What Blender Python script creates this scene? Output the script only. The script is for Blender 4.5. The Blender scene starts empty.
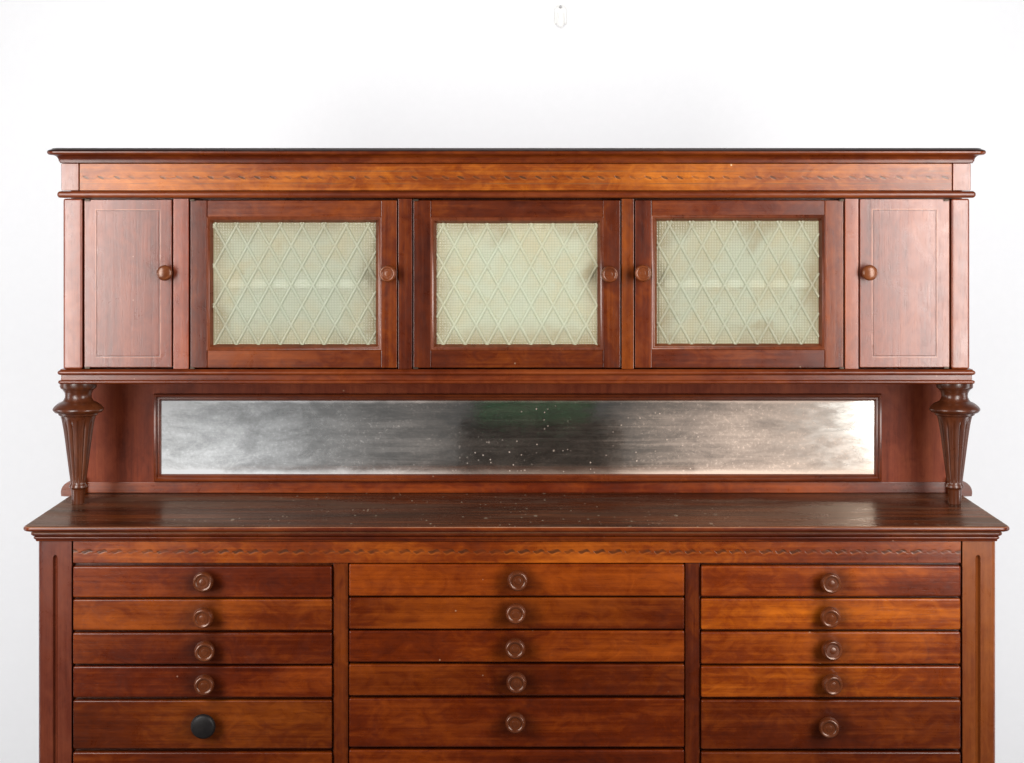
import bpy, bmesh, math, random
from mathutils import Vector

random.seed(4)
C = bpy.context.scene.collection
R = math.radians

# ------------------------------------------------------------------ measures
# metres; X to the right, Y away from the camera, Z up.  Y = 0 is the front of the
# lower case.  The camera is level, HOR metres high, DIST in front of Y = 0.
DIST, PPM, HOR = 3.4, 639.0, 1.46
CX, CY = 516.5, 200.0
def sc(Y): return DIST / (DIST + Y)
def mx(px, Y): return (px - CX) / (PPM * sc(Y))
def mz(py, Y): return HOR - (py - CY) / (PPM * sc(Y))

# ------------------------------------------------------------------ camera
scn = bpy.context.scene
cam = bpy.data.objects.new('camera', bpy.data.cameras.new('camera'))
C.objects.link(cam)
cam.location = (0, -DIST, HOR)
cam.rotation_euler = (R(90), 0, 0)
cam.data.sensor_width = 36
cam.data.lens = PPM * DIST / 1024 * 36
cam.data.shift_x = -(CX - 512) / 1024
cam.data.shift_y = -(381.5 - CY) / 1024
cam.data.clip_end = 100
scn.camera = cam

# ------------------------------------------------------------------ light
world = bpy.data.worlds.new('World')
scn.world = world
world.use_nodes = True
world.node_tree.nodes['Background'].inputs[0].default_value = (0.9, 0.95, 1.0, 1)
world.node_tree.nodes['Background'].inputs[1].default_value = 0.07
vs = scn.view_settings
vs.view_transform = 'Standard'; vs.look = 'None'; vs.exposure = 0.0; vs.gamma = 1.0

def area(name, loc, target, sx, sz, watts, col=(1, 1, 1)):
    l = bpy.data.lights.new(name, 'AREA')
    l.shape = 'RECTANGLE'; l.size = sx; l.size_y = sz; l.energy = watts; l.color = col
    o = bpy.data.objects.new(name, l); C.objects.link(o)
    o.location = loc
    o.rotation_euler = (Vector(target) - Vector(loc)).to_track_quat('-Z', 'Y').to_euler()
    return o
# two studio softboxes flank the camera, added, unseen lamps whiten the wall
area('softbox_light', (-1.10, -1.02, 1.48), (-0.20, 0.15, 1.20), 0.46, 1.30, 34, (1.0, 0.965, 0.93))
area('softbox_light', (1.02, -1.02, 1.48), (0.12, 0.15, 1.20), 0.46, 1.30, 34, (1.0, 0.965, 0.93))
area('wall_fill_light', (-2.15, 0.12, 0.95), (-0.2, 1.35, 1.10), 0.4, 1.9, 18, (0.97, 0.98, 1.0))
area('wall_fill_light', (2.15, 0.12, 0.95), (0.2, 1.35, 1.10), 0.4, 1.9, 20, (0.97, 0.98, 1.0))
area('wall_fill_light', (0.0, 0.30, 2.32), (0.0, 1.35, 1.45), 1.2, 0.3, 6.5, (0.97, 0.98, 1.0))

# ------------------------------------------------------------------ node helpers
class NT:
    def __init__(s, name):
        m = bpy.data.materials.new(name); m.use_nodes = True
        s.m = m; s.t = m.node_tree; s.n = s.t.nodes; s.l = s.t.links
        s.b = s.n['Principled BSDF']
    def new(s, typ, **kw):
        n = s.n.new(typ)
        for k, v in kw.items(): setattr(n, k, v)
        return n
    def put(s, sock, v):
        if isinstance(v, bpy.types.NodeSocket): s.l.new(v, sock)
        elif v is not None: sock.default_value = v
    def math(s, op, a, b=None, c=None, clamp=False):
        n = s.new('ShaderNodeMath', operation=op, use_clamp=clamp)
        for i, v in enumerate((a, b, c)):
            if v is not None: s.put(n.inputs[i], v)
        return n.outputs[0]
    def vmath(s, op, a, b=None):
        n = s.new('ShaderNodeVectorMath', operation=op)
        s.put(n.inputs[0], a)
        if b is not None: s.put(n.inputs[1], b)
        return n.outputs[0]
    def noise(s, vec, scale, detail=4, rough=0.55, dist=0.0):
        n = s.new('ShaderNodeTexNoise')
        s.put(n.inputs['Vector'], vec)
        n.inputs['Scale'].default_value = scale; n.inputs['Detail'].default_value = detail
        n.inputs['Roughness'].default_value = rough; n.inputs['Distortion'].default_value = dist
        return n.outputs[0]
    def ramp(s, f, stops):
        n = s.new('ShaderNodeValToRGB'); s.put(n.inputs[0], f)
        e = n.color_ramp.elements
        while len(e) < len(stops): e.new(0.5)
        for el, (p, c) in zip(e, stops):
            el.position = p; el.color = (*c, 1) if len(c) == 3 else c
        return n.outputs[0]
    def rng(s, v, a, b, c=0.0, d=1.0, smooth=True):
        n = s.new('ShaderNodeMapRange')
        if smooth: n.interpolation_type = 'SMOOTHSTEP'
        for k, x in zip(('Value', 'From Min', 'From Max', 'To Min', 'To Max'), (v, a, b, c, d)):
            s.put(n.inputs[k], x)
        return n.outputs[0]
    def mix(s, f, a, b, blend='MIX'):
        n = s.new('ShaderNodeMix', data_type='RGBA', blend_type=blend)
        s.put(n.inputs[0], f)
        for i, v in ((6, a), (7, b)):
            s.put(n.inputs[i], v if isinstance(v, bpy.types.NodeSocket) else (*v, 1))
        return n.outputs[2]
    def sep(s, v):
        n = s.new('ShaderNodeSeparateXYZ'); s.put(n.inputs[0], v); return n.outputs
    def bump(s, h, strength, dist, nrm=None):
        n = s.new('ShaderNodeBump'); n.inputs['Strength'].default_value = strength
        n.inputs['Distance'].default_value = dist
        s.put(n.inputs['Height'], h)
        if nrm: s.put(n.inputs['Normal'], nrm)
        return n.outputs[0]

def wood(name, axis, dark, mid, light, rough=0.30, mark=None, coat=0.0, fleck=0.0, spec=0.42, knob_shade=False, tint_=(1, 1, 1)):
    """polished, aged mahogany; grain runs along axis (0 x, 2 z). Object colour tints each part."""
    t = NT(name)
    tc = t.new('ShaderNodeTexCoord'); oi = t.new('ShaderNodeObjectInfo')
    off = t.new('ShaderNodeCombineXYZ')
    for i, k in enumerate((37.0, 91.0, 53.0)):
        t.put(off.inputs[i], t.math('MULTIPLY', oi.outputs['Random'], k))
    P = tc.outputs['Object']
    V = t.vmath('ADD', P, off.outputs[0])
    sfine = [160.0] * 3; sfine[axis] = 3.2
    sbroad = [26.0] * 3; sbroad[axis] = 2.0
    fine = t.noise(t.vmath('MULTIPLY', V, tuple(sfine)), 1.0, 6, 0.65, 0.15)
    broad = t.noise(t.vmath('MULTIPLY', V, tuple(sbroad)), 1.0, 4, 0.55, 0.9)
    sp = [900.0] * 3; sp[axis] = 45.0
    pores = t.noise(t.vmath('MULTIPLY', V, tuple(sp)), 1.0, 2, 0.5)
    cl = [5.0] * 3; cl[axis] = 3.0
    cloud = t.noise(t.vmath('MULTIPLY', V, tuple(cl)), 1.0, 3, 0.5, 0.4)
    chat = [40.0] * 3; chat[axis] = 24.0
    chatoy = t.noise(t.vmath('MULTIPLY', V, tuple(chat)), 1.0, 4, 0.6, 1.6)
    f = t.math('ADD', t.math('MULTIPLY', fine, 0.34), t.math('MULTIPLY', broad, 0.36))
    f = t.math('ADD', f, t.math('MULTIPLY', cloud, 0.62))
    f = t.math('ADD', f, t.math('MULTIPLY', chatoy, 0.34))
    col = t.ramp(t.rng(f, 0.58, 1.05, smooth=False), [(0.0, dark), (0.45, mid), (1.0, light)])
    pf = t.rng(pores, 0.56, 0.74)
    col = t.mix(t.math('MULTIPLY', pf, 0.26), col, tuple(c * 0.35 for c in dark))
    # rubbed, dirty blotches in the old varnish
    blot = t.noise(V, 21.0, 5, 0.7, 0.8)
    col = t.mix(t.rng(blot, 0.58, 0.80, 0, 0.35), col, tuple(c * 0.55 for c in dark))
    h = t.math('ADD', t.math('MULTIPLY', fine, 0.4), t.math('MULTIPLY', pf, -0.16))
    nrm = None
    if mark is not None:
        col, hm = mark(t, P, col)
        if hm is not None: h = t.math('ADD', h, hm)
    if knob_shade:           # shadow of the knob painted into the wood colour around it
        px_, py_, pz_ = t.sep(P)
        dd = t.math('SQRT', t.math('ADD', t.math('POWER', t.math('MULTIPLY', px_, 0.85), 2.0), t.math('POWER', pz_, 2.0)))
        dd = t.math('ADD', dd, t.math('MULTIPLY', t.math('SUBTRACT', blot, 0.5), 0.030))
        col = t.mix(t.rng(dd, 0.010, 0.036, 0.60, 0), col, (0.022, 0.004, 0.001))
    # tiny dings and dust
    vor = t.new('ShaderNodeTexVoronoi'); t.put(vor.inputs['Vector'], V); vor.inputs['Scale'].default_value = 62
    ding = t.math('MULTIPLY', t.rng(vor.outputs['Distance'], 0.05, 0.11, 1, 0),
                  t.rng(t.sep(vor.outputs['Color'])[0], 0.955 - fleck, 0.965 - fleck))
    col = t.mix(t.math('MULTIPLY', ding, 0.45), col, (0.42, 0.28, 0.19))
    tint = t.mix(1.0, col, oi.outputs['Color'], 'MULTIPLY')
    t.put(t.b.inputs['Base Color'], tint)
    rr = t.math('ADD', t.math('MULTIPLY', blot, 0.22), t.math('MULTIPLY', fine, 0.10))
    t.put(t.b.inputs['Roughness'], t.math('ADD', rr, rough - 0.16))
    t.b.inputs['Coat Weight'].default_value = coat
    t.b.inputs['Specular IOR Level'].default_value = spec
    t.b.inputs['Specular Tint'].default_value = (*tint_, 1)
    t.b.inputs['Coat Roughness'].default_value = 0.28
    t.put(t.b.inputs['Normal'], t.bump(h, 0.35, 0.0006))
    return t.m

MAH = dict(dark=(0.028, 0.0029, 0.0003), mid=(0.080, 0.0112, 0.0006), light=(0.205, 0.0430, 0.0030))
EDGE = dict(dark=(0.038, 0.0054, 0.0012), mid=(0.104, 0.0190, 0.0036), light=(0.205, 0.0500, 0.0100), spec=0.45)
RED = dict(dark=(0.062, 0.0090, 0.0032), mid=(0.150, 0.0290, 0.0090), light=(0.255, 0.0640, 0.0190), spec=0.64)

def chain_mark(period, amp, z0, w, slope, ta=0.18, tb=0.48, ground=0.0028):
    """row of chip-carved strokes along the rail"""
    def f(t, P, col):
        x, y, z = t.sep(P)
        z = t.math('SUBTRACT', z, z0)
        wob = t.math('MULTIPLY', t.math('SUBTRACT', t.noise(P, 30, 2), 0.5), 0.35)
        u = t.math('FRACT', t.math('ADD', t.math('DIVIDE', x, period), wob))
        u = t.math('SUBTRACT', u, 0.5)
        curve = t.math('MULTIPLY', t.math('SINE', t.math('MULTIPLY', u, 6.283)), amp)
        curve2 = t.math('ADD', curve, t.math('MULTIPLY', u, -slope))
        d = t.math('ABSOLUTE', t.math('SUBTRACT', z, curve2))
        tap = t.rng(t.math('ABSOLUTE', u), ta, tb, 1, 0)
        ww = t.math('MULTIPLY', tap, w)
        m = t.rng(d, t.math('MULTIPLY', ww, 0.5), ww, 1, 0)
        wear = t.rng(t.noise(P, 26, 3), 0.34, 0.62, 0.40, 1)
        m = t.math('MULTIPLY', t.math('MULTIPLY', m, wear), t.rng(tap, 0.02, 0.2))
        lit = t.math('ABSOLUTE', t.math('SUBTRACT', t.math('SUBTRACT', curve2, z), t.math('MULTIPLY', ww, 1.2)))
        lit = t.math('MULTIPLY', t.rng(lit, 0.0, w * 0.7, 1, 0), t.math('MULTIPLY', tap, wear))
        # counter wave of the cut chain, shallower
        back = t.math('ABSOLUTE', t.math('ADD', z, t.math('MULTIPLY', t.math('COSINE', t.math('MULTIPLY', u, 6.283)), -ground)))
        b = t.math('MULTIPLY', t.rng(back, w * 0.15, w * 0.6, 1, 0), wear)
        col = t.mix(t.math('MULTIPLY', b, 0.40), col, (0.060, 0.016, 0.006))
        col = t.mix(t.math('MULTIPLY', lit, 0.10), col, (0.40, 0.13, 0.030))  # painted highlight beside each carved stroke
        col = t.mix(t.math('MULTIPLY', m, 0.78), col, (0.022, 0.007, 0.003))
        return col, t.math('ADD', t.math('MULTIPLY', m, -0.8), t.math('MULTIPLY', b, -0.4))
    return f

def two_lines(base, zs, w):
    def f(t, P, col):
        z = t.sep(P)[2]
        hm = None
        for zz in zs:
            d = t.math('ABSOLUTE', t.math('SUBTRACT', z, zz))
            m = t.rng(d, w * 0.4, w, 1, 0)
            m = t.math('MULTIPLY', m, t.rng(t.noise(P, 12, 3), 0.38, 0.6, 0.2, 1))
            col = t.mix(t.math('MULTIPLY', m, 0.6), col, (0.05, 0.018, 0.008))
        return base(t, P, col)
    return f

def string_inlay(hx, hz, w):
    def f(t, P, col):
        x, y, z = t.sep(P)
        dx = t.math('SUBTRACT', t.math('ABSOLUTE', x), hx)
        dz = t.math('SUBTRACT', t.math('ABSOLUTE', z), hz)
        d = t.math('MAXIMUM', dx, dz)
        a = t.rng(t.math('ABSOLUTE', d), w * 0.4, w, 1, 0)
        b = t.rng(t.math('ABSOLUTE', t.math('ADD', d, w * 1.7)), w * 0.4, w * 1.1, 1, 0)
        br = t.rng(t.noise(P, 40, 3), 0.36, 0.6, 0.35, 1)
        col = t.mix(t.math('MULTIPLY', t.math('MULTIPLY', a, br), 0.55), col, (0.40, 0.17, 0.095))
        col = t.mix(t.math('MULTIPLY', b, 0.45), col, (0.05, 0.016, 0.010))
        return col, t.math('MULTIPLY', b, -0.8)
    return f

M = {}
M['wood_h'] = wood('mahogany_along', 0, **MAH)
M['drawer'] = wood('drawer_mahogany', 0, **MAH, knob_shade=True, spec=0.32)
M['wood_v'] = wood('mahogany_upright', 2, **MAH)
M['red_v'] = wood('red_mahogany_upright', 2, **RED)
M['post'] = wood('dark_red_mahogany_upright', 2, (0.045, 0.0080, 0.0040), (0.105, 0.0210, 0.0090), (0.170, 0.0420, 0.0170), spec=0.3)
M['back'] = wood('dull_backboard_mahogany', 2, (0.045, 0.0080, 0.0040), (0.105, 0.0210, 0.0090), (0.170, 0.0420, 0.0170), spec=0.10, rough=0.42)
M['red_h'] = wood('moulding_mahogany_along', 0, **EDGE, fleck=0.03)
M['door_v'] = wood('door_mahogany', 2, **RED, mark=string_inlay(0.0535, 0.122, 0.0011))
M['frieze_low'] = wood('carved_rail_mahogany', 0, **MAH, mark=chain_mark(0.0236, 0.0026, 0.0012, 0.0030, 0.0050))
M['frieze_up'] = wood('carved_fascia_mahogany', 0, **MAH,
                      mark=two_lines(chain_mark(0.0258, 0.0010, -0.0008, 0.0024, 0.0150, 0.10, 0.28, 0.0018), (0.0098, -0.0108), 0.0012))
M['turned'] = wood('turned_mahogany', 2, (0.026, 0.0056, 0.002), (0.064, 0.0155, 0.0050), (0.115, 0.032, 0.010), rough=0.30, spec=0.5)
M['knob'] = wood('knob_wood', 2, (0.030, 0.0068, 0.0022), (0.070, 0.0165, 0.0048), (0.118, 0.032, 0.010), rough=0.26, spec=0.55, tint_=(1.0, 0.82, 0.72))

def countertop_material():
    t = NT('worn_counter_mahogany')
    P = t.new('ShaderNodeTexCoord').outputs['Object']
    fine = t.noise(t.vmath('MULTIPLY', P, (4, 170, 120)), 1, 6, 0.65)
    broad = t.noise(t.vmath('MULTIPLY', P, (2, 24, 20)), 1, 4, 0.6, 0.8)
    f = t.math('ADD', t.math('MULTIPLY', fine, 0.5), t.math('MULTIPLY', broad, 0.6))
    col = t.ramp(t.rng(f, 0.38, 0.75), [(0, (0.012, 0.0030, 0.0010)), (0.5, (0.056, 0.0130, 0.0035)), (1, (0.14, 0.036, 0.009))])
    wear = t.noise(t.vmath('MULTIPLY', P, (3, 9, 5)), 1, 7, 0.72, 0.7)
    col = t.mix(t.rng(wear, 0.50, 0.68, 0, 0.55), col, (0.085, 0.040, 0.020))
    scr = t.noise(t.vmath('MULTIPLY', P, (16, 75, 60)), 1, 5, 0.75, 0.5)
    patch = t.rng(t.noise(t.vmath('MULTIPLY', P, (4, 3, 4)), 1, 3), 0.42, 0.62)
    col = t.mix(t.math('MULTIPLY', t.rng(scr, 0.60, 0.70), t.math('MULTIPLY', patch, 0.6)), col, (0.20, 0.13, 0.08))
    for sc_, lo, k in ((120, 0.60, 0.42), (62, 0.84, 0.55)):
        vor = t.new('ShaderNodeTexVoronoi'); t.put(vor.inputs['Vector'], t.vmath('MULTIPLY', P, (1, 0.30, 1)))
        vor.inputs['Scale'].default_value = sc_
        dust = t.math('MULTIPLY', t.rng(vor.outputs['Distance'], 0.12, 0.26, 1, 0), t.rng(t.sep(vor.outputs['Color'])[0], lo, lo + 0.12))
        near = t.math('MULTIPLY', t.rng(t.math('ABSOLUTE', t.math('ADD', t.sep(P)[0], 0.1)), 0.10, 0.60, 1, 0.12), t.rng(t.noise(P, 9, 3), 0.35, 0.6, 0.2, 1))
        col = t.mix(t.math('MULTIPLY', t.math('MULTIPLY', dust, near), k), col, (0.55, 0.48, 0.36))
    # front edge rubbed back to bare wood
    t.put(t.b.inputs['Base Color'], col)
    nrm = t.bump(t.math('ADD', fine, t.math('MULTIPLY', wear, 0.6)), 0.3, 0.0007)
    d = t.new('ShaderNodeBsdfDiffuse'); t.put(d.inputs['Color'], col); t.put(d.inputs['Normal'], nrm)
    g = t.new('ShaderNodeBsdfGlossy'); t.put(g.inputs['Color'], (1.0, 0.84, 0.72, 1)); t.put(g.inputs['Normal'], nrm)
    t.put(g.inputs['Roughness'], t.math('ADD', t.rng(wear, 0.36, 0.66, 0.0, 0.20), 0.17))
    fr = t.new('ShaderNodeFresnel'); fr.inputs['IOR'].default_value = 1.4
    ms = t.new('ShaderNodeMixShader')
    t.put(ms.inputs[0], t.math('MULTIPLY', fr.outputs[0], t.rng(wear, 0.40, 0.62, 0.42, 0.30)))
    t.l.new(d.outputs[0], ms.inputs[1]); t.l.new(g.outputs[0], ms.inputs[2])
    t.l.new(ms.outputs[0], t.n['Material Output'].inputs['Surface'])
    return t.m
M['counter'] = countertop_material()

def mirror_material():
    t = NT('mirror_tarnish_and_reflection')
    P = t.new('ShaderNodeTexCoord').outputs['Object']
    x, y, z = t.sep(P)
    big = t.noise(t.vmath('MULTIPLY', P, (5, 5, 16)), 1, 6, 0.65, 0.5)
    mid = t.noise(t.vmath('MULTIPLY', P, (22, 22, 60)), 1, 5, 0.7, 0.3)
    grit = t.noise(P, 420, 3, 0.7)
    edgex = t.math('SUBTRACT', 0.608, t.math('ABSOLUTE', x))
    edgez = t.math('SUBTRACT', 0.062, t.math('ABSOLUTE', z))
    streak = t.noise(t.vmath('MULTIPLY', P, (2.2, 2.2, 75)), 1, 6, 0.7, 0.5)
    speck = t.noise(P, 190, 4, 0.75)
    wob = t.math('ADD', t.math('MULTIPLY', t.math('SUBTRACT', mid, 0.5), 0.16), t.math('MULTIPLY', t.math('SUBTRACT', streak, 0.5), 0.22))
    xw = t.math('ADD', x, wob)
    cloudm = t.noise(t.vmath('MULTIPLY', P, (9, 9, 22)), 1, 6, 0.7, 0.6)
    left = t.rng(xw, -0.70, -0.20, 0.88, 0.14)  # haze paints the grey reflected room towards the ends, besides tarnish
    right = t.math('MULTIPLY', t.rng(xw, 0.10, 0.46, 0.12, 0.58), t.rng(t.math('ADD', x, t.math('MULTIPLY', wob, 0.35)), 0.38, 0.64, 1.0, 0.62))
    ew = t.math('ADD', edgez, t.math('MULTIPLY', t.math('SUBTRACT', mid, 0.5), 0.012))
    e2 = t.rng(ew, -0.002, t.rng(z, -0.02, 0.02, 0.010, 0.004), 0.5, 0)
    fog_reflection = t.math('ADD', t.math('MULTIPLY', t.math('MAXIMUM', left, right), t.math('MULTIPLY', t.rng(cloudm, 0.32, 0.68, 0.62, 1.22), t.rng(speck, 0.3, 0.7, 0.92, 1.08))), e2)
    body = t.math('MULTIPLY', t.rng(streak, 0.44, 0.64), 0.09)
    amp = t.rng(t.math('ABSOLUTE', t.math('ADD', x, -0.05)), 0.05, 0.3, 0.35, 1.4)
    body = t.math('ADD', body, t.math('MULTIPLY', t.math('MULTIPLY', t.rng(speck, 0.54, 0.72), t.math('MULTIPLY', t.rng(cloudm, 0.38, 0.62, 0.02, 0.34), t.rng(x, -0.45, 0.1, 0.35, 1.0))), amp))
    fog_reflection = t.math('MULTIPLY', t.math('ADD', fog_reflection, body), t.rng(t.math('ABSOLUTE', t.math('SUBTRACT', t.math('ADD', x, t.math('MULTIPLY', t.math('SUBTRACT', streak, 0.5), 0.06)), 0.03)), 0.10, 0.22, 0.30, 1))  # thinned in the middle to paint the dark reflection there
    spots = 0.0
    for sc_, lo, lox in ((150, 0.70, 0.15), (80, 0.88, 0.35)):
        vor = t.new('ShaderNodeTexVoronoi'); t.put(vor.inputs['Vector'], P); vor.inputs['Scale'].default_value = sc_
        q = t.math('MULTIPLY', t.rng(vor.outputs['Distance'], 0.10, 0.30, 1, 0), t.rng(t.sep(vor.outputs['Color'])[0], lo, lo + 0.14))
        q = t.math('MULTIPLY', q, t.math('MULTIPLY', t.rng(big, 0.42, 0.58), t.rng(x, -0.35, 0.25, lox, 1.0)))
        spots = t.math('MAXIMUM', spots, q)
    fog_reflection = t.math('MAXIMUM', fog_reflection, t.math('MULTIPLY', spots, 0.9))
    fog_reflection = t.math('MINIMUM', fog_reflection, 0.95)
    cool = t.rng(x, -0.45, 0.1)
    haze = t.mix(cool, (0.52, 0.55, 0.57), (0.68, 0.55, 0.46))
    d = t.new('ShaderNodeBsdfDiffuse'); t.put(d.inputs[0], haze)
    g = t.new('ShaderNodeBsdfGlossy'); t.put(g.inputs['Color'], (0.72, 0.72, 0.68, 1))
    t.put(g.inputs['Roughness'], t.math('ADD', t.rng(mid, 0.35, 0.7, 0.03, 0.09), t.rng(x, 0.28, 0.52, 0.0, 0.09)))
    mixs = t.new('ShaderNodeMixShader')
    t.put(mixs.inputs[0], fog_reflection); t.l.new(g.outputs[0], mixs.inputs[1]); t.l.new(d.outputs[0], mixs.inputs[2])
    t.l.new(mixs.outputs[0], t.n['Material Output'].inputs['Surface'])
    return t.m
M['mirror'] = mirror_material()

def glass_material(grid):
    """pale green pressed glass with a fine pillow grid, grimy towards some patches"""
    t = NT('pressed_grid_glass' if grid else 'pressed_glass_ridge')
    tc = t.new('ShaderNodeTexCoord'); P = tc.outputs['Object']
    oi = t.new('ShaderNodeObjectInfo')
    x, y, z = t.sep(P)
    per = 0.0044
    wx = t.math('ABSOLUTE', t.math('SINE', t.math('MULTIPLY', x, math.pi / per)))
    wz = t.math('ABSOLUTE', t.math('SINE', t.math('MULTIPLY', z, math.pi / per)))
    pil = t.math('MULTIPLY', t.math('POWER', wx, 0.5), t.math('POWER', wz, 0.5))
    off = t.vmath('ADD', P, t.vmath('MULTIPLY', oi.outputs['Random'], (9, 9, 9)))
    stain = t.noise(off, 11, 4, 0.6, 0.4)
    st2 = t.noise(off, 45, 4, 0.6)
    col = t.mix(t.rng(stain, 0.40, 0.70), (0.49, 0.51, 0.395), (0.50, 0.45, 0.30))
    col = t.mix(t.rng(st2, 0.62, 0.75, 0, 0.35), col, (0.30, 0.24, 0.13))
    ed = t.math('MINIMUM', t.math('SUBTRACT', 0.135, t.math('ABSOLUTE', x)), t.math('SUBTRACT', 0.103, t.math('ABSOLUTE', z)))
    ed = t.math('ADD', ed, t.math('MULTIPLY', t.math('SUBTRACT', stain, 0.5), 0.14))
    col = t.mix(t.rng(ed, -0.01, 0.042, 0.78, 0), col, (0.34, 0.25, 0.13))
    if grid: col = t.mix(t.rng(pil, 0.15, 0.7, 0.24, 0.0), col, (0.16, 0.16, 0.10))
    else: col = t.mix(0.35, col, (0.40, 0.42, 0.35))
    col = t.mix(1.0, col, oi.outputs['Color'], 'MULTIPLY')
    t.put(t.b.inputs['Base Color'], col)
    t.b.inputs['Roughness'].default_value = 0.22
    t.b.inputs['Specular IOR Level'].default_value = 0.6
    t.put(t.b.inputs['Normal'], t.bump(pil, 0.6 if grid else 0.25, 0.0014))
    tr = t.new('ShaderNodeBsdfTransparent'); ms = t.new('ShaderNodeMixShader')
    t.put(tr.inputs[0], (0.95, 1.0, 0.93, 1)); ms.inputs[0].default_value = 0.36
    t.l.new(t.b.outputs[0], ms.inputs[1]); t.l.new(tr.outputs[0], ms.inputs[2])
    t.l.new(ms.outputs[0], t.n['Material Output'].inputs['Surface'])
    return t.m
M['glass'] = glass_material(True)
M['ridge'] = glass_material(False)
def clear_material():
    t = NT('clear_glass_back')
    g = t.new('ShaderNodeBsdfGlossy'); g.inputs['Roughness'].default_value = 0.1
    tr = t.new('ShaderNodeBsdfTransparent'); ms = t.new('ShaderNodeMixShader'); ms.inputs[0].default_value = 0.95
    t.l.new(g.outputs[0], ms.inputs[1]); t.l.new(tr.outputs[0], ms.inputs[2])
    t.l.new(ms.outputs[0], t.n['Material Output'].inputs['Surface'])
    return t.m
M['clear'] = clear_material()

def plain(name, col, rough=0.5, metal=0.0, noise=0.0, spec=0.5):
    t = NT(name)
    P = t.new('ShaderNodeTexCoord').outputs['Object']
    n = t.noise(P, 60, 5, 0.65)
    c = t.mix(t.rng(n, 0.35, 0.7), tuple(v * (1 - noise) for v in col), col)
    t.put(t.b.inputs['Base Color'], c)
    t.b.inputs['Roughness'].default_value = rough; t.b.inputs['Metallic'].default_value = metal
    t.b.inputs['Specular IOR Level'].default_value = spec

    return t.m
M['brass'] = plain('dull_hinge_brass', (0.05, 0.032, 0.020), 0.45, 0.6, 0.4)
M['ebony'] = plain('black_knob', (0.010, 0.008, 0.008), 0.5, 0.0, 0.5, 0.25)
M['shelf'] = plain('pale_shelf_paint', (0.72, 0.73, 0.68), 0.6, 0, 0.1)
M['lining'] = plain('pale_lining_paper', (0.42, 0.42, 0.34), 0.8, 0, 0.3)
M['wall'] = plain('white_wall_paint', (0.86, 0.868, 0.885), 0.7, 0, 0.012)
M['floor'] = plain('grey_floor', (0.2, 0.2, 0.2), 0.6, 0, 0.02)
M['hook'] = plain('clear_white_plastic', (0.86, 0.86, 0.84), 0.25, 0, 0.02)
M['screw'] = plain('grey_screw_steel', (0.32, 0.32, 0.32), 0.4, 0.7, 0.3)

# ------------------------------------------------------------------ mesh helpers
def link(name, bm, mats, parent=None, smooth=None, center=True, color=None, recalc=True, weighted=True):
    if recalc: bmesh.ops.recalc_face_normals(bm, faces=bm.faces)
    me = bpy.data.meshes.new(name)
    o = bpy.data.objects.new(name, me)
    if center:
        xs = [v.co.copy() for v in bm.verts]
        lo = Vector([min(v[i] for v in xs) for i in range(3)]); hi = Vector([max(v[i] for v in xs) for i in range(3)])
        c = (lo + hi) / 2
        for v in bm.verts: v.co -= c
        o.location = c
    bm.to_mesh(me); bm.free()
    for m in (mats if isinstance(mats, (list, tuple)) else [mats]): me.materials.append(m)
    if smooth is not None:
        for p in me.polygons: p.use_smooth = True
        me.set_sharp_from_angle(angle=R(smooth))
    C.objects.link(o)
    if smooth is not None and weighted:
        w_ = o.modifiers.new('weighted_normal', 'WEIGHTED_NORMAL'); w_.keep_sharp = True; w_.weight = 100
    if parent is not None:
        o.parent = parent
        o.location = o.location - origin(parent)
    if color: o.color = (*color, 1)
    return o

def origin(o):
    v = Vector(o.location)
    return v + (origin(o.parent) if o.parent else Vector((0, 0, 0)))

def add_box(bm, x0, x1, y0, y1, z0, z1, bev=0.0, seg=2, mat=0, which=None):
    vs = [bm.verts.new((x, y, z)) for x in (x0, x1) for y in (y0, y1) for z in (z0, z1)]
    F = [(0, 1, 3, 2), (4, 6, 7, 5), (0, 4, 5, 1), (2, 3, 7, 6), (0, 2, 6, 4), (1, 5, 7, 3)]
    fs = [bm.faces.new([vs[i] for i in f]) for f in F]
    for f in fs: f.material_index = mat
    if bev:
        es = list({e for f in fs for e in f.edges})
        if which: es = [e for e in es if which(e)]
        bmesh.ops.bevel(bm, geom=es, offset=bev, segments=seg, profile=0.5, affect='EDGES')

def box(name, x0, x1, y0, y1, z0, z1, mat, parent, bev=0.0012, color=None, seg=2):
    bm = bmesh.new(); add_box(bm, x0, x1, y0, y1, z0, z1, bev, seg)
    return link(name, bm, mat, parent, smooth=35, color=color)

def slab(name, prof, hx, yf, yb, mat, parent, color=None):
    """moulded slab: profile (outward, z) from bottom to top, mitred round front and both sides"""
    bm = bmesh.new(); rings = []
    for o, z in prof:
        rc = max(0.0006, min(o * 0.75, 0.013))
        pl = [(-hx - o, yb)] + [(-hx - o + rc - rc * math.cos(R(a)), yf - o + rc - rc * math.sin(R(a))) for a in (0, 22, 45, 68, 90)]
        pts = pl + [(-x, y) for x, y in pl[::-1]]
        rings.append([bm.verts.new((x, y, z)) for x, y in pts])
    n = len(rings[0])
    for a, b in zip(rings, rings[1:]):
        for i in range(n):
            j = (i + 1) % n
            bm.faces.new((a[i], a[j], b[j], b[i]))
    bm.faces.new(rings[0][::-1]); bm.faces.new(rings[-1])
    return link(name, bm, mat, parent, smooth=38, color=color)

def arc(cx, cz, r, a0, a1, n=6):
    return [(cx + r * math.cos(R(a0 + (a1 - a0) * i / n)), cz + r * math.sin(R(a0 + (a1 - a0) * i / n))) for i in range(n + 1)]

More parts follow.
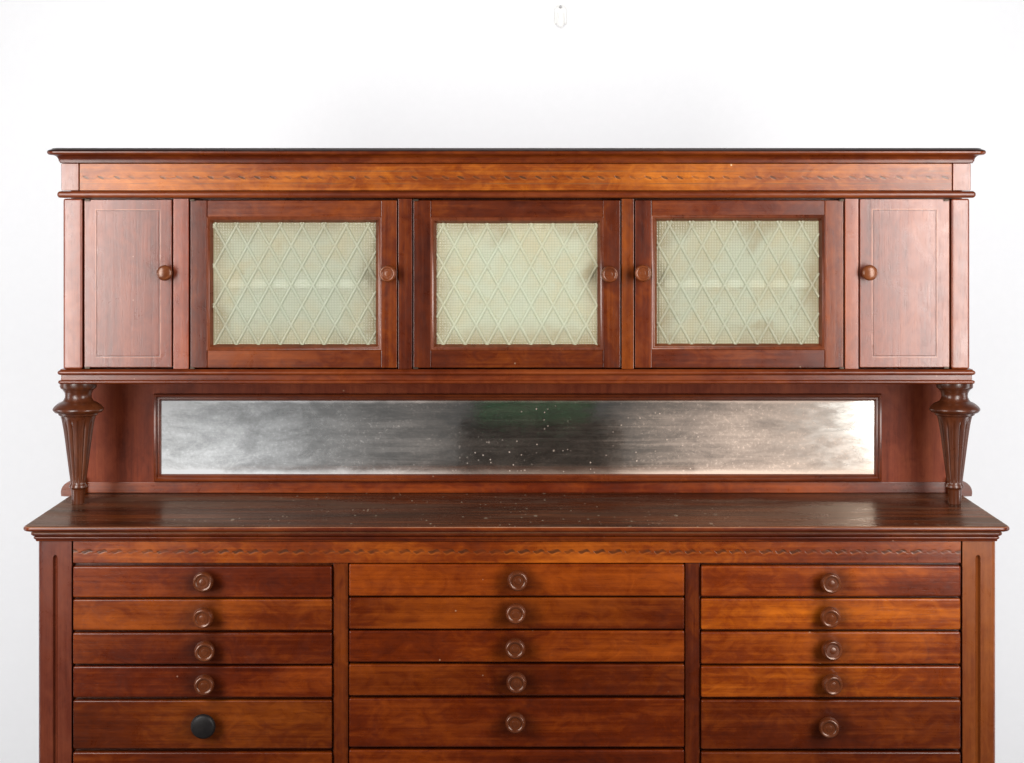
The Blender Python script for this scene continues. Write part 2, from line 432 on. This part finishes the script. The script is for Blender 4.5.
def lathe(bm, prof, loc, axis='z', seg=36, mod=None):
    """prof: (radius, height) list; axis z up or -y forward"""
    rings = []
    for r, h in prof:
        ring = []
        for i in range(seg):
            a = 2 * math.pi * i / seg
            rr = r * (mod(a, h) if mod else 1)
            u, v = rr * math.cos(a), rr * math.sin(a)
            p = (u, v, h) if axis == 'z' else (u, -h, v)
            ring.append(bm.verts.new((p[0] + loc[0], p[1] + loc[1], p[2] + loc[2])))
        rings.append(ring)
    for a, b in zip(rings, rings[1:]):
        for i in range(seg):
            j = (i + 1) % seg
            bm.faces.new((a[i], a[j], b[j], b[i]))
    bm.faces.new(rings[0][::-1]); bm.faces.new(rings[-1])

def spline(pts, n=5):
    out = []
    for i in range(len(pts) - 1):
        p0 = pts[max(i - 1, 0)]; p1 = pts[i]; p2 = pts[i + 1]; p3 = pts[min(i + 2, len(pts) - 1)]
        for k in range(n):
            t = k / n
            out.append(tuple(0.5 * (2 * p1[j] + (p2[j] - p0[j]) * t + (2 * p0[j] - 5 * p1[j] + 4 * p2[j] - p3[j]) * t * t
                                    + (3 * p1[j] - p0[j] - 3 * p2[j] + p3[j]) * t ** 3) for j in range(2)))
    out.append(pts[-1])
    return out

# ------------------------------------------------------------------ setting
bm = bmesh.new(); add_box(bm, -8, 8, 1.35, 1.5, 0, 6)
o = link('wall', bm, M['wall']); o['kind'] = 'structure'
bm = bmesh.new(); add_box(bm, -8, 8, -8, 1.5, -0.1, 0)
o = link('floor', bm, M['floor']); o['kind'] = 'structure'

# ------------------------------------------------------------------ the cabinet
YF = 0.0            # front of the lower case
YU = 0.183          # front of the upper case
YB = 0.371          # face of the backboard
HX = 0.750          # half width of both cases
ZT = mz(527, -0.022)                     # counter surface

cab = bpy.data.objects.new('dental_cabinet', None); C.objects.link(cab)
cab.location = (0, 0.2, 0)
cab.empty_display_size = 0.2
cab['label'] = 'long antique mahogany cabinet with glazed upper doors, low mirror and three columns of shallow drawers'
cab['category'] = 'cabinet'

# ---- lower case
box('base_carcass', -HX + 0.004, HX - 0.004, YF + 0.014, 0.40, 0.06, ZT - 0.020, M['wood_v'], cab, 0)
zc0 = mz(541, 0.0)
z_ = lambda p: mz(p, -0.015)
top = [(0.0, zc0), (0.002, zc0), (0.0026, z_(540.4))] + arc(0.0032, z_(539), 0.0022, -75, 75, 5) + [(0.0030, z_(537.4)), (0.0062, z_(537.0))] + \
      arc(0.0064, z_(534.7), 0.0030, -80, 80, 6) + [(0.0075, z_(532.2)), (0.0125, z_(531.6))] + \
      arc(0.0158, ZT - 0.0042, 0.0042, -85, 80, 8) + [(0.0135, ZT)]
M['dark'] = wood('dark_cornice_top', 0, (0.006, 0.002, 0.001), (0.014, 0.004, 0.002), (0.03, 0.009, 0.004), spec=0.25)
M['worn'] = wood('rubbed_edge_wood', 0, (0.10, 0.030, 0.010), (0.22, 0.095, 0.045), (0.36, 0.20, 0.11))
ct = slab('countertop', top, HX, YF, 0.402, [M['wood_h'], M['counter'], M['worn']], cab, (0.95, 0.88, 0.9))
for p in ct.data.polygons:
    if p.normal.z > 0.93: p.material_index = 1
    elif p.normal.z > 0.62 and p.center.z > 0: p.material_index = 2

def post(px0, px1, outer):
    """corner post with a stopped flute; outer = -1 left, 1 right"""
    x0, x1 = mx(px0, 0), mx(px1, 0)
    gx = mx(55.3 if outer < 0 else 978, 0)
    ztop = zc0 - 0.0005; zg = mz(555, 0)
    r = 0.0065
    def section(w, d):
        pts = [(x0, 0.05)] if outer > 0 else []
        if outer < 0:
            pts = [(x0, 0.40)] + [(x0 + r - r * math.cos(R(a)), YF + r - r * math.sin(R(a))) for a in (0, 22, 45, 67, 90)]
        else:
            pts = [(x0, 0.06), (x0, YF)]
        g = [(gx - w, YF)] + [(gx + w * math.cos(R(a)), YF + d * math.sin(R(a))) for a in (150, 120, 90, 60, 30)] + [(gx + w, YF)]
        pts += g
        if outer < 0: pts += [(x1, YF), (x1, 0.06)]
        else: pts += [(x1 - r + r * math.sin(R(a)), YF + r - r * math.cos(R(a))) for a in (0, 22, 45, 67, 90)] + [(x1, 0.40)]
        return pts
    bm = bmesh.new(); rings = []
    zs = [(ztop, 0.0004, 0.0), (zg, 0.0004, 0.0)] + [(zg - 0.006 * (1 - math.cos(R(a))), 0.0036 * math.sin(R(a)) + 0.0004, 0.006 * math.sin(R(a))) for a in (15, 35, 60, 90)] + [(0.06, 0.004, 0.006)]
    for z, w, d in zs:
        rings.append([bm.verts.new((p[0], p[1], z)) for p in section(w, d)])
    n = len(rings[0])
    for a, b in zip(rings, rings[1:]):
        for i in range(n):
            j = (i + 1) % n
            bm.faces.new((a[i], a[j], b[j], b[i]))
    bm.faces.new(rings[0]); bm.faces.new(rings[-1][::-1])
    link('corner_post', bm, M['post'], cab, smooth=40, color=(0.78, 0.74, 0.8) if outer < 0 else (1.18, 1.32, 0.6))
post(38, 71.5, -1); post(962.5, 996, 1)

box('carved_rail', mx(73, 0), mx(961, 0), YF + 0.0005, 0.03, mz(563, 0), zc0 - 0.0008, M['frieze_low'], cab, 0.0008, (1.6, 1.75, 1.4))
for a, b in ((333.3, 348), (685.3, 700)):
    box('divider', mx(a, 0), mx(b, 0), YF + 0.003, 0.03, 0.10, mz(563.3, 0), M['wood_v'], cab, 0.001, (0.80, 0.76, 0.78))
box('plinth', mx(73, 0), mx(961, 0), YF + 0.004, 0.03, 0.061, 0.10 - 0.001, M['wood_h'], cab)

# ---- knobs
def knob_mesh(name, r, length, mat, style):
    if style == 'turned':       # stem, flare, rolled rim, ring groove and a small boss
        p = [(0.42 * r, -0.003), (0.44 * r, 0.10 * length), (0.42 * r, 0.30 * length), (0.60 * r, 0.45 * length), (0.90 * r, 0.56 * length)]
        p = spline(p, 4)
        p += [(r * (0.80 + 0.20 * math.cos(R(a))), length * (0.66 + 0.34 * math.sin(R(a)))) for a in (-40, -20, 0, 15, 30, 45, 60, 75, 90)]
        p += [(0.72 * r, 0.995 * length), (0.655 * r, 0.975 * length), (0.645 * r, 0.930 * length), (0.62 * r, 0.922 * length), (0.33 * r, 0.922 * length),
              (0.315 * r, 0.938 * length), (0.28 * r, 0.944 * length), (0.02 * r, 0.945 * length)]
    else:                       # plain ball-faced knob
        p = spline([(0.48 * r, -0.003), (0.46 * r, 0.25 * length), (0.62 * r, 0.42 * length)], 4)
        p += [(r * (0.72 + 0.28 * math.cos(R(a))), length * (0.70 + 0.24 * math.sin(R(a)))) for a in (-50, -25, 0, 20, 40, 60, 80)]
        p += [(0.55 * r, 0.965 * length), (0.35 * r, 0.985 * length), (0.15 * r, 0.997 * length), (0.02 * r, length)]
    bm = bmesh.new(); lathe(bm, p, (0, 0, 0), '-y', 32)
    bmesh.ops.recalc_face_normals(bm, faces=bm.faces)
    me = bpy.data.meshes.new(name); bm.to_mesh(me); bm.free()
    me.materials.append(mat)
    for q in me.polygons: q.use_smooth = True
    me.set_sharp_from_angle(angle=R(28))
    return me
KN = {'drawer': knob_mesh('knob', 0.0160, 0.030, M['knob'], 'turned'),
      'door': knob_mesh('knob', 0.0142, 0.024, M['knob'], 'turned'),
      'ball': knob_mesh('knob', 0.0130, 0.026, M['knob'], 'ball'),
      'black': knob_mesh('knob', 0.0195, 0.027, M['ebony'], 'ball')}
def knob(kind, x, y, z, parent, color=(1, 1, 1), roll=None):
    o = bpy.data.objects.new('knob', KN[kind]); C.objects.link(o)
    o.parent = parent; o.location = Vector((x, y, z)) - origin(parent)
    o.rotation_euler = (R(random.uniform(-5, 5)), random.uniform(0, 6) if roll is None else roll, R(random.uniform(-5, 5)))
    o.color = (*color, 1)
    return o

# ---- drawers: columns (left, centre, right), rows as (top, bottom) with knob height
cols = [(73.3, 332, [(566, 597.3), (599, 630.3), (632.3, 663.8), (666, 697.2), (700, 748.6), (751.8, 803)], 203, [583, 617.5, 651.5, 685.5, 726, 780]),
        (349, 684.3, [(563.8, 595.8), (597.4, 628.8), (630.5, 661.8), (664, 695.3), (698, 746.8), (749.6, 801)], 516, [581, 614, 649, 682.5, 723.5, 778]),
        (701, 960.3, [(565.5, 596.3), (598.3, 629.5), (631.6, 663.8), (665.8, 697), (699.5, 748.8), (751.5, 803)], 831, [583.5, 616.5, 651.5, 684.5, 728, 780])]
tints = [[(1.0, .86, .92), (1.08, 1.06, .90), (.80, .68, .80), (.92, .78, .82), (.92, .95, .80), (.9, .85, .85)],
         [(1.12, 1.0, .88), (.95, .90, .80), (1.18, 1.1, .9), (.84, .76, .72), (.98, .86, .78), (1.0, .88, .82)],
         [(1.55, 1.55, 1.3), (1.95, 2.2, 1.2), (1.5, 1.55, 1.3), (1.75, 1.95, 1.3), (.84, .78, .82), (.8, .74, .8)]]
for ci, (a, b, rows, kx, kz) in enumerate(cols):
    for ri, (t_, b_) in enumerate(rows):
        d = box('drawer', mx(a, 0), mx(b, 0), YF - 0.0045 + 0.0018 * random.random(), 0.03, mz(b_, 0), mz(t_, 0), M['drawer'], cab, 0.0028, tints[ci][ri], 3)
        if ci == 0 and ri == 4:
            k = knob('black', mx(203, -0.024), YF - 0.003, mz(kz[ri], -0.024), d)
            k['label'] = 'larger black replacement knob'
        else:
            s = random.uniform(0.88, 1.1)
            knob('drawer', mx(kx + random.uniform(-0.7, 0.7), -0.026), YF - 0.003, mz(kz[ri], -0.026), d, (s * 1.0, s * 0.98, s * 0.98))
# plain front of the deep bottom drawers, below the frame
# ---- upper case
def ux(px): return mx(px, YU)
def uz(py): return mz(py, YU)
ZU0, ZU1 = uz(383.6), uz(148.5)
box('upper_carcass', -HX + 0.006, HX - 0.006, YU + 0.046, 0.395, uz(371), uz(155), M['red_v'], cab, 0)

cz = uz(163.3)
prof = [(0.0, cz), (0.0015, cz), (0.0030, cz + 0.0012), (0.0032, cz + 0.0030)] + arc(0.0150, cz + 0.0030, 0.0105, 180, 100, 6) + \
       [(0.0140, cz + 0.0136), (0.0172, cz + 0.0136)] + arc(0.0180, cz + 0.0180, 0.0042, -80, 75, 8) + [(0.0165, cz + 0.0230), (0.0140, cz + 0.0246), (0.010, cz + 0.0250)]
co = slab('cornice', prof, HX, YU, 0.398, [M['wood_h'], M['dark']], cab, (0.85, 0.78, 0.9))
for p in co.data.polygons:
    if p.normal.z > 0.35 and p.center.z > 0: p.material_index = 1  # upward faces of the cornice are darker


box('carved_fascia', ux(79.5), ux(952), YU + 0.0005, 0.22, uz(190.5), cz - 0.0006, M['frieze_up'], cab, 0.0008, (2.15, 2.95, 3.0))
for a, b in ((61.5, 79), (952.5, 970.5)):
    box('corner_block', ux(a), ux(b), YU - 0.0025, 0.38, uz(190.5), cz - 0.0004, M['red_v'], cab, 0.001, (0.95, 0.95, 0.95))
b0, b1 = uz(198), uz(191)
rb = (b1 - b0) / 2
slab('bead_moulding', [(0.0, b0 + 0.0002)] + arc(0.0005, b0 + rb, rb * 0.98, -85, 85, 8) + [(0.0, b1 - 0.0002)], HX + 0.001, YU, 0.396, M['red_h'], cab, (1.0, 0.92, 0.92))

zd1, zd0 = uz(198.6), uz(369.2)          # door opening
def stile(a, b, tint, y=YU, mat='red_v'):
    return box('stile', ux(a), ux(b), y, 0.24, zd0, zd1, M[mat], cab, 0.0012, tint)
# end posts with a slim rounded outer edge
for a, b, t_ in ((63.2, 82.5, (1.02, 0.98, 0.98)), (951.2, 969.6, (1.05, 1.05, 1.0))):
    box('end_post', ux(a), ux(b), YU - 0.001, 0.388, zd0, zd1, M['red_v'], cab, 0.0035, t_, 3)
stile(173.2, 188.8, (1.12, 1.0, 0.98)); stile(398.2, 412.2, (0.86, 0.80, 0.8), mat='wood_v')
stile(621.6, 633.9, (1.0, 1.02, 0.82), mat='wood_v'); stile(844.9, 858.6, (1.12, 1.06, 1.0))

# small panelled doors at both ends
for a, b, kx, tint, hs in ((84.0, 172.0, 163, (0.96, 0.9, 0.95), 1), (859.6, 949.8, 870, (1.04, 1.02, 1.04), -1)):
    d = box('panel_door', ux(a), ux(b), YU + 0.001, YU + 0.022, uz(367.6), uz(199.6 if hs > 0 else 198.9), M['door_v'], cab, 0.0016, tint)
    knob('ball', mx(kx, YU - 0.022), YU + 0.001, mz(273.5, YU - 0.022), d, (1.35, 1.5, 1.6) if hs > 0 else (1.6, 1.8, 1.9))
    hx_ = a + 3.5 if hs > 0 else b - 3.5
    for z in (uz(200.2), uz(367.8)):
        box('hinge', ux(hx_ - 2.6), ux(hx_ + 2.6), YU - 0.0030, YU + 0.006, z - 0.0016, z + 0.0016, M['brass'], d, 0.0007)

# pale lining behind the glass
box('lining', ux(200), ux(832), YU + 0.040, YU + 0.0455, uz(360), uz(205), M['lining'], cab, 0)
# lattice glass in the three framed doors
def pane_mesh(x0, x1, z0, z1, y, shift):
    bm = bmesh.new()
    add_box(bm, x0, x1, y, y + 0.004, z0, z1)
    for f in bm.faces:
        if all(abs(v.co.y - y - 0.004) < 1e-5 for v in f.verts): f.material_index = 2
    du, k = 0.0363, 1.83
    def ridge(p, q, w=0.0027, h=0.0021):
        d = (Vector((q[0], 0, q[1])) - Vector((p[0], 0, p[1]))); L = d.length
        if L < 0.004: return
        d.normalize(); nrm = Vector((-d.z, 0, d.x))
        rows = []
        for e in (p, q):
            c = Vector((e[0], y, e[1]))
            rows.append([bm.verts.new(c + nrm * (w * math.cos(R(t))) + Vector((0, 0.0002 - h * math.sin(R(t)), 0))) for t in (0, 35, 65, 90, 115, 145, 180)])
        for i in range(6): bm.faces.new((rows[0][i], rows[0][i + 1], rows[1][i + 1], rows[1][i])).material_index = 1
        bm.faces.new(rows[0]); bm.faces.new(rows[1][::-1])
    H = z1 - z0
    for sgn in (1, -1):
        for i in range(-8, 16):
            xb = x0 + shift + i * du             # crossing at z0
            xt = xb + sgn * H / k
            t0, t1 = 0.0, 1.0
            dx = xt - xb
            for lim, side in ((x0 + 0.001, 1), (x1 - 0.001, -1)):
                tt = (lim - xb) / dx
                if (dx > 0) == (side > 0): t0 = max(t0, tt)
                else: t1 = min(t1, tt)
            if t1 - t0 > 0.02:
                ridge((xb + dx * t0, z0 + 0.001 + (H - 0.002) * t0), (xb + dx * t1, z0 + 0.001 + (H - 0.002) * t1))
    return bm

def glazed_door(a, b, oa, ob, ot, obt, kx, hinge_px, tint, gt, shift):
    zt, zb = uz(200.3), uz(368)
    y0 = YU + 0.001
    bm = bmesh.new()
    ia, ib, it, ibt = oa - 6, ob + 6, ot - 6, obt + 5        # inner edge of frame before the bead
    add_box(bm, ux(a), ux(ia), y0, y0 + 0.022, zb, zt, 0.0014, 2, 0)
    add_box(bm, ux(ib), ux(b), y0, y0 + 0.022, zb, zt, 0.0014, 2, 0)
    add_box(bm, ux(ia) + 0.0001, ux(ib) - 0.0001, y0 + 0.0004, y0 + 0.0215, uz(it), zt - 0.0002, 0.0008, 1, 1)
    add_box(bm, ux(ia) + 0.0001, ux(ib) - 0.0001, y0 + 0.0004, y0 + 0.0215, zb + 0.0002, uz(ibt), 0.0008, 1, 1)
    d = link('glazed_door', bm, [M['wood_v'], M['wood_h']], cab, smooth=35, color=tint)
    # stepped bead round the opening
    bm = bmesh.new(); rings = []
    X0, X1, Z0, Z1 = ux(ia), ux(ib), uz(ibt), uz(it)
    for ins, y in ((-0.0012, y0 + 0.012), (-0.0012, y0 + 0.0004), (0.0006, y0 - 0.0008), (0.0022, y0 - 0.0004), (0.0036, y0 + 0.0018), (0.0046, y0 + 0.0022), (0.0058, y0 + 0.0052), (0.0090, y0 + 0.0095), (0.0090, y0 + 0.012)):
        rings.append([bm.verts.new(p) for p in ((X0 + ins, y, Z0 + ins), (X1 - ins, y, Z0 + ins), (X1 - ins, y, Z1 - ins), (X0 + ins, y, Z1 - ins))])
    rings.append(rings[0])
    for p, q in zip(rings, rings[1:]):
        for i in range(4):
            j = (i + 1) % 4
            bm.faces.new((p[i], p[j], q[j], q[i]))
    link('glazing_bead', bm, M['turned'], d, smooth=45, color=(1.6, 1.4, 1.3))
    link('glass_pane', pane_mesh(ux(oa) - 0.002, ux(ob) + 0.002, uz(obt) - 0.002, uz(ot) + 0.002, y0 + 0.0098, shift), [M['glass'], M['ridge'], M['clear']], d, smooth=40, color=gt)
    if not 430 < oa < 440: box('shelf', ux(oa) + 0.012, ux(ob) - 0.012, y0 + 0.0150, YU + 0.047, uz(288.5), uz(279.5), M['shelf'], d, 0.003)
    knob('door', mx(kx, YU - 0.02), y0, mz(274.3, YU - 0.02), d, (1.6, 1.6, 1.5))
    for z in (zt + 0.0002, zb - 0.0002):
        box('hinge', ux(hinge_px - 2.4), ux(hinge_px + 2.4), YU - 0.0032, YU + 0.006, z - 0.0016, z + 0.0016, M['brass'], d, 0.0007)
glazed_door(190.2, 397, 213, 375, 223.2, 345, 388.5, 192.5, (0.98, 0.96, 0.96), (0.83, 0.86, 0.84), 0.003)
glazed_door(413.4, 620.4, 437, 597, 224, 345, 610, 415.8, (0.95, 0.96, 0.90), (1.06, 1.10, 1.06), 0.012)
glazed_door(635, 843.6, 657.8, 819, 221.5, 344.5, 644, 841.5, (1.08, 1.04, 1.0), (0.86, 0.88, 0.84), 0.022)

# ledge under the doors
l1 = uz(369.4)
def zz(p): return uz(p)
ledge = [(0.0, zz(383.8)), (0.003, zz(383.8))] + arc(0.0030, zz(382), 0.0028, -85, 85, 5) + [(0.001, zz(379.8)), (0.001, zz(375.2))] + \
        arc(0.0030, zz(372.6), 0.0036, -80, 85, 6) + [(0.002, l1), (0.0, l1)]
slab('ledge_moulding', ledge, HX, YU, 0.394, M['red_h'], cab, (1.0, 0.92, 0.90))

# ---- back with mirror
bm = bmesh.new()
add_box(bm, -0.757, 0.757, YB, 0.392, ZT - 0.001, uz(383.9), 0.0)
link('backboard', bm, M['back'], cab, color=(1.4, 1.35, 1.3))
def bx_(p): return mx(p, YB)
def bz_(p): return mz(p, YB)
# rail along the foot of the backboard
box('back_rail', -0.7555, 0.7555, YB - 0.003, YB + 0.002, ZT + 0.0005, bz_(482), M['wood_h'], cab, 0.001, (1.25, 1.1, 1.4))
bm = bmesh.new(); rings = []
X0, X1, Z0, Z1 = bx_(154.5), bx_(881), bz_(481), bz_(393.5)
for ins, dy in ((0.0, 0.001), (0.0, -0.008), (0.0012, -0.0125), (0.004, -0.0135), (0.0062, -0.011), (0.0066, -0.008), (0.0092, -0.0085), (0.0105, -0.007), (0.0125, -0.003), (0.0125, 0.001)):
    rings.append([bm.verts.new(p) for p in ((X0 + ins, YB + dy, Z0 + ins), (X1 - ins, YB + dy, Z0 + ins), (X1 - ins, YB + dy, Z1 - ins), (X0 + ins, YB + dy, Z1 - ins))])
rings.append(rings[0])
for p, q in zip(rings, rings[1:]):
    for i in range(4):
        j = (i + 1) % 4
        bm.faces.new((p[i], p[j], q[j], q[i]))
mf = link('mirror_frame', bm, M['red_h'], cab, smooth=45, color=(0.95, 0.85, 0.85))
bm = bmesh.new(); add_box(bm, X0 + 0.010, X1 - 0.010, YB - 0.0022, YB - 0.0004, Z0 + 0.010, Z1 - 0.010)
link('mirror_glass', bm, M['mirror'], mf)

# rounded ears where the back meets the counter
for s in (-1, 1):
    bm = bmesh.new()
    pts = [(0.746, ZT - 0.004), (0.7665, ZT - 0.004)] + [(0.7665 + 0.0205 * math.cos(R(a)), ZT + 0.003 + 0.020 * math.sin(R(a))) for a in range(-18, 91, 12)] + [(0.746, ZT + 0.027)]
    f0 = [bm.verts.new((s * p[0], 0.352, p[1])) for p in pts]; f1 = [bm.verts.new((s * p[0], 0.3705, p[1])) for p in pts]
    n = len(pts)
    for i in range(n):
        j = (i + 1) % n
        bm.faces.new((f0[i], f0[j], f1[j], f1[i]))
    bm.faces.new(f0); bm.faces.new(f1[::-1])
    bmesh.ops.recalc_face_normals(bm, faces=bm.faces)
    link('scroll_ear', bm, M['red_h'], cab, smooth=40, color=(0.9, 0.8, 0.8))

# ---- turned columns
YC = 0.2325
def column(pc):
    xc = mx(pc, YC)
    k = 1 / (PPM * sc(YC))
    zt = uz(383.9) - 0.0003
    def h(py): return mz(py, YC)
    P = [(18.0, h(384.4)), (18.2, h(386.5)), (17.6, h(388)), (15.5, h(389.4))]
    body = spline([(15.5, 389.4), (13.4, 393), (13.2, 397), (15.0, 400.6)], 4)
    body += spline([(16.0, 401.2), (20.5, 403.6), (24.2, 407.0), (25.2, 409.6), (23.0, 412.2)], 4)
    body += [(20.0, 412.8), (19.6, 414.6)]
    body += spline([(17.6, 415.6), (15.9, 422), (13.8, 435), (11.6, 452), (9.3, 470), (7.6, 483)], 6)
    body += [(8.4, 484.2), (9.1, 485.6), (9.0, 487.2), (7.4, 488.4), (6.9, 490), (6.2, 503)]
    prof = [(18.0 * k, zt)] + [(r * k, z) for r, z in P[1:]] + [(r * k, h(p)) for r, p in body] + [(6.1 * k, ZT + 0.0004)]
    z0, z1 = h(483), h(421)
    def mod(a, z):
        if z0 < z < z1 + 0.004:
            c = 0.5 + 0.5 * math.cos(14 * a + 0.3)
            e = min(1, (z1 + 0.004 - z) / 0.012, (z - z0) / 0.01)
            return 1 - 0.095 * e * (c ** 5)
        return 1
    bm = bmesh.new(); lathe(bm, prof[::-1], (xc, YC, 0), 'z', 224, mod)
    link('turned_column', bm, M['turned'], cab, smooth=42, weighted=False)
column(78.3); column(954.6)

# ------------------------------------------------------------------ hook on the wall
YW = 1.35
hk = bpy.data.objects.new('wall_hook', None); C.objects.link(hk)
hxp, hzp = mx(560.5, YW), mz(14, YW)
hk.location = (hxp, YW, hzp)
hk['label'] = 'small clear white hook screwed to the white wall above the cabinet'
hk['category'] = 'hook'
def extrude_y(name, pts, y0, y1, mat, bev):
    bm = bmesh.new()
    f0 = [bm.verts.new((x, y0, z)) for x, z in pts]; f1 = [bm.verts.new((x, y1, z)) for x, z in pts]
    n = len(pts)
    for i in range(n):
        j = (i + 1) % n
        bm.faces.new((f0[i], f0[j], f1[j], f1[i]))
    ff = bm.faces.new(f0); bm.faces.new(f1[::-1])
    if bev: bmesh.ops.bevel(bm, geom=list(ff.edges), offset=bev, segments=3, affect='EDGES')
    bmesh.ops.recalc_face_normals(bm, faces=bm.faces)
    link(name, bm, mat, hk, smooth=50)
arch = [(hxp + 0.0135 * math.cos(R(a)), hzp + 0.008 + 0.014 * math.sin(R(a))) for a in range(0, 181, 15)]
extrude_y('base_plate', [(hxp + 0.0145, hzp - 0.023)] + arch + [(hxp - 0.0145, hzp - 0.023)], YW - 0.005, YW - 0.0003, M['hook'], 0.0025)
tong = [(hxp + 0.0075 * math.cos(R(a)), hzp - 0.021 + 0.009 * math.sin(R(a))) for a in range(180, 361, 20)]
extrude_y('prong', tong + [(hxp + 0.006, hzp + 0.002), (hxp - 0.006, hzp + 0.002)], YW - 0.011, YW - 0.0048, M['hook'], 0.002)
bm = bmesh.new(); lathe(bm, [(0.0030, 0.002), (0.0032, 0.0078), (0.0024, 0.0092), (0.0004, 0.0096)], (hxp, YW, hzp + 0.015), '-y', 16)
link('screw', bm, M['screw'], hk, smooth=40)

# ------------------------------------------------------------------ unseen stand-ins added for the dark and green in the mirror
M['case'] = plain('standin_black', (0.012, 0.012, 0.011), 0.8, 0, 0.3, 0.2)
M['green'] = plain('standin_green', (0.10, 0.34, 0.16), 0.9, 0, 0.4, 0.2)
cs = bpy.data.objects.new('mirror_standin', None); C.objects.link(cs)
cs.location = (0.06, -3.0, 0)
cs['label'] = 'added unseen black stand-in for the dark reflection in the mirror'
cs['category'] = 'case'  # added stand-in for the dark reflection, no real case
box('standin_body', -0.186, 0.34, -3.2, -2.8, 0.03, 0.655, M['case'], cs, 0.02)
box('standin_lid', -0.190, 0.345, -3.205, -2.795, 0.658, 0.725, M['case'], cs, 0.02)
bm = bmesh.new(); add_box(bm, -0.13, 0.26, -3.12, -2.86, 0.727, 0.86, 0.045, 4)
for v in bm.verts: v.co.x += 0.012 * math.sin(31 * v.co.z); v.co.z += 0.01 * math.sin(17 * v.co.x)
lo = min(v.co.z for v in bm.verts)
for v in bm.verts: v.co.z += 0.726 - lo
o = link('green_standin', bm, M['green'], smooth=60)
o['label'] = 'added unseen green stand-in for the green reflection in the mirror'; o['category'] = 'standin'
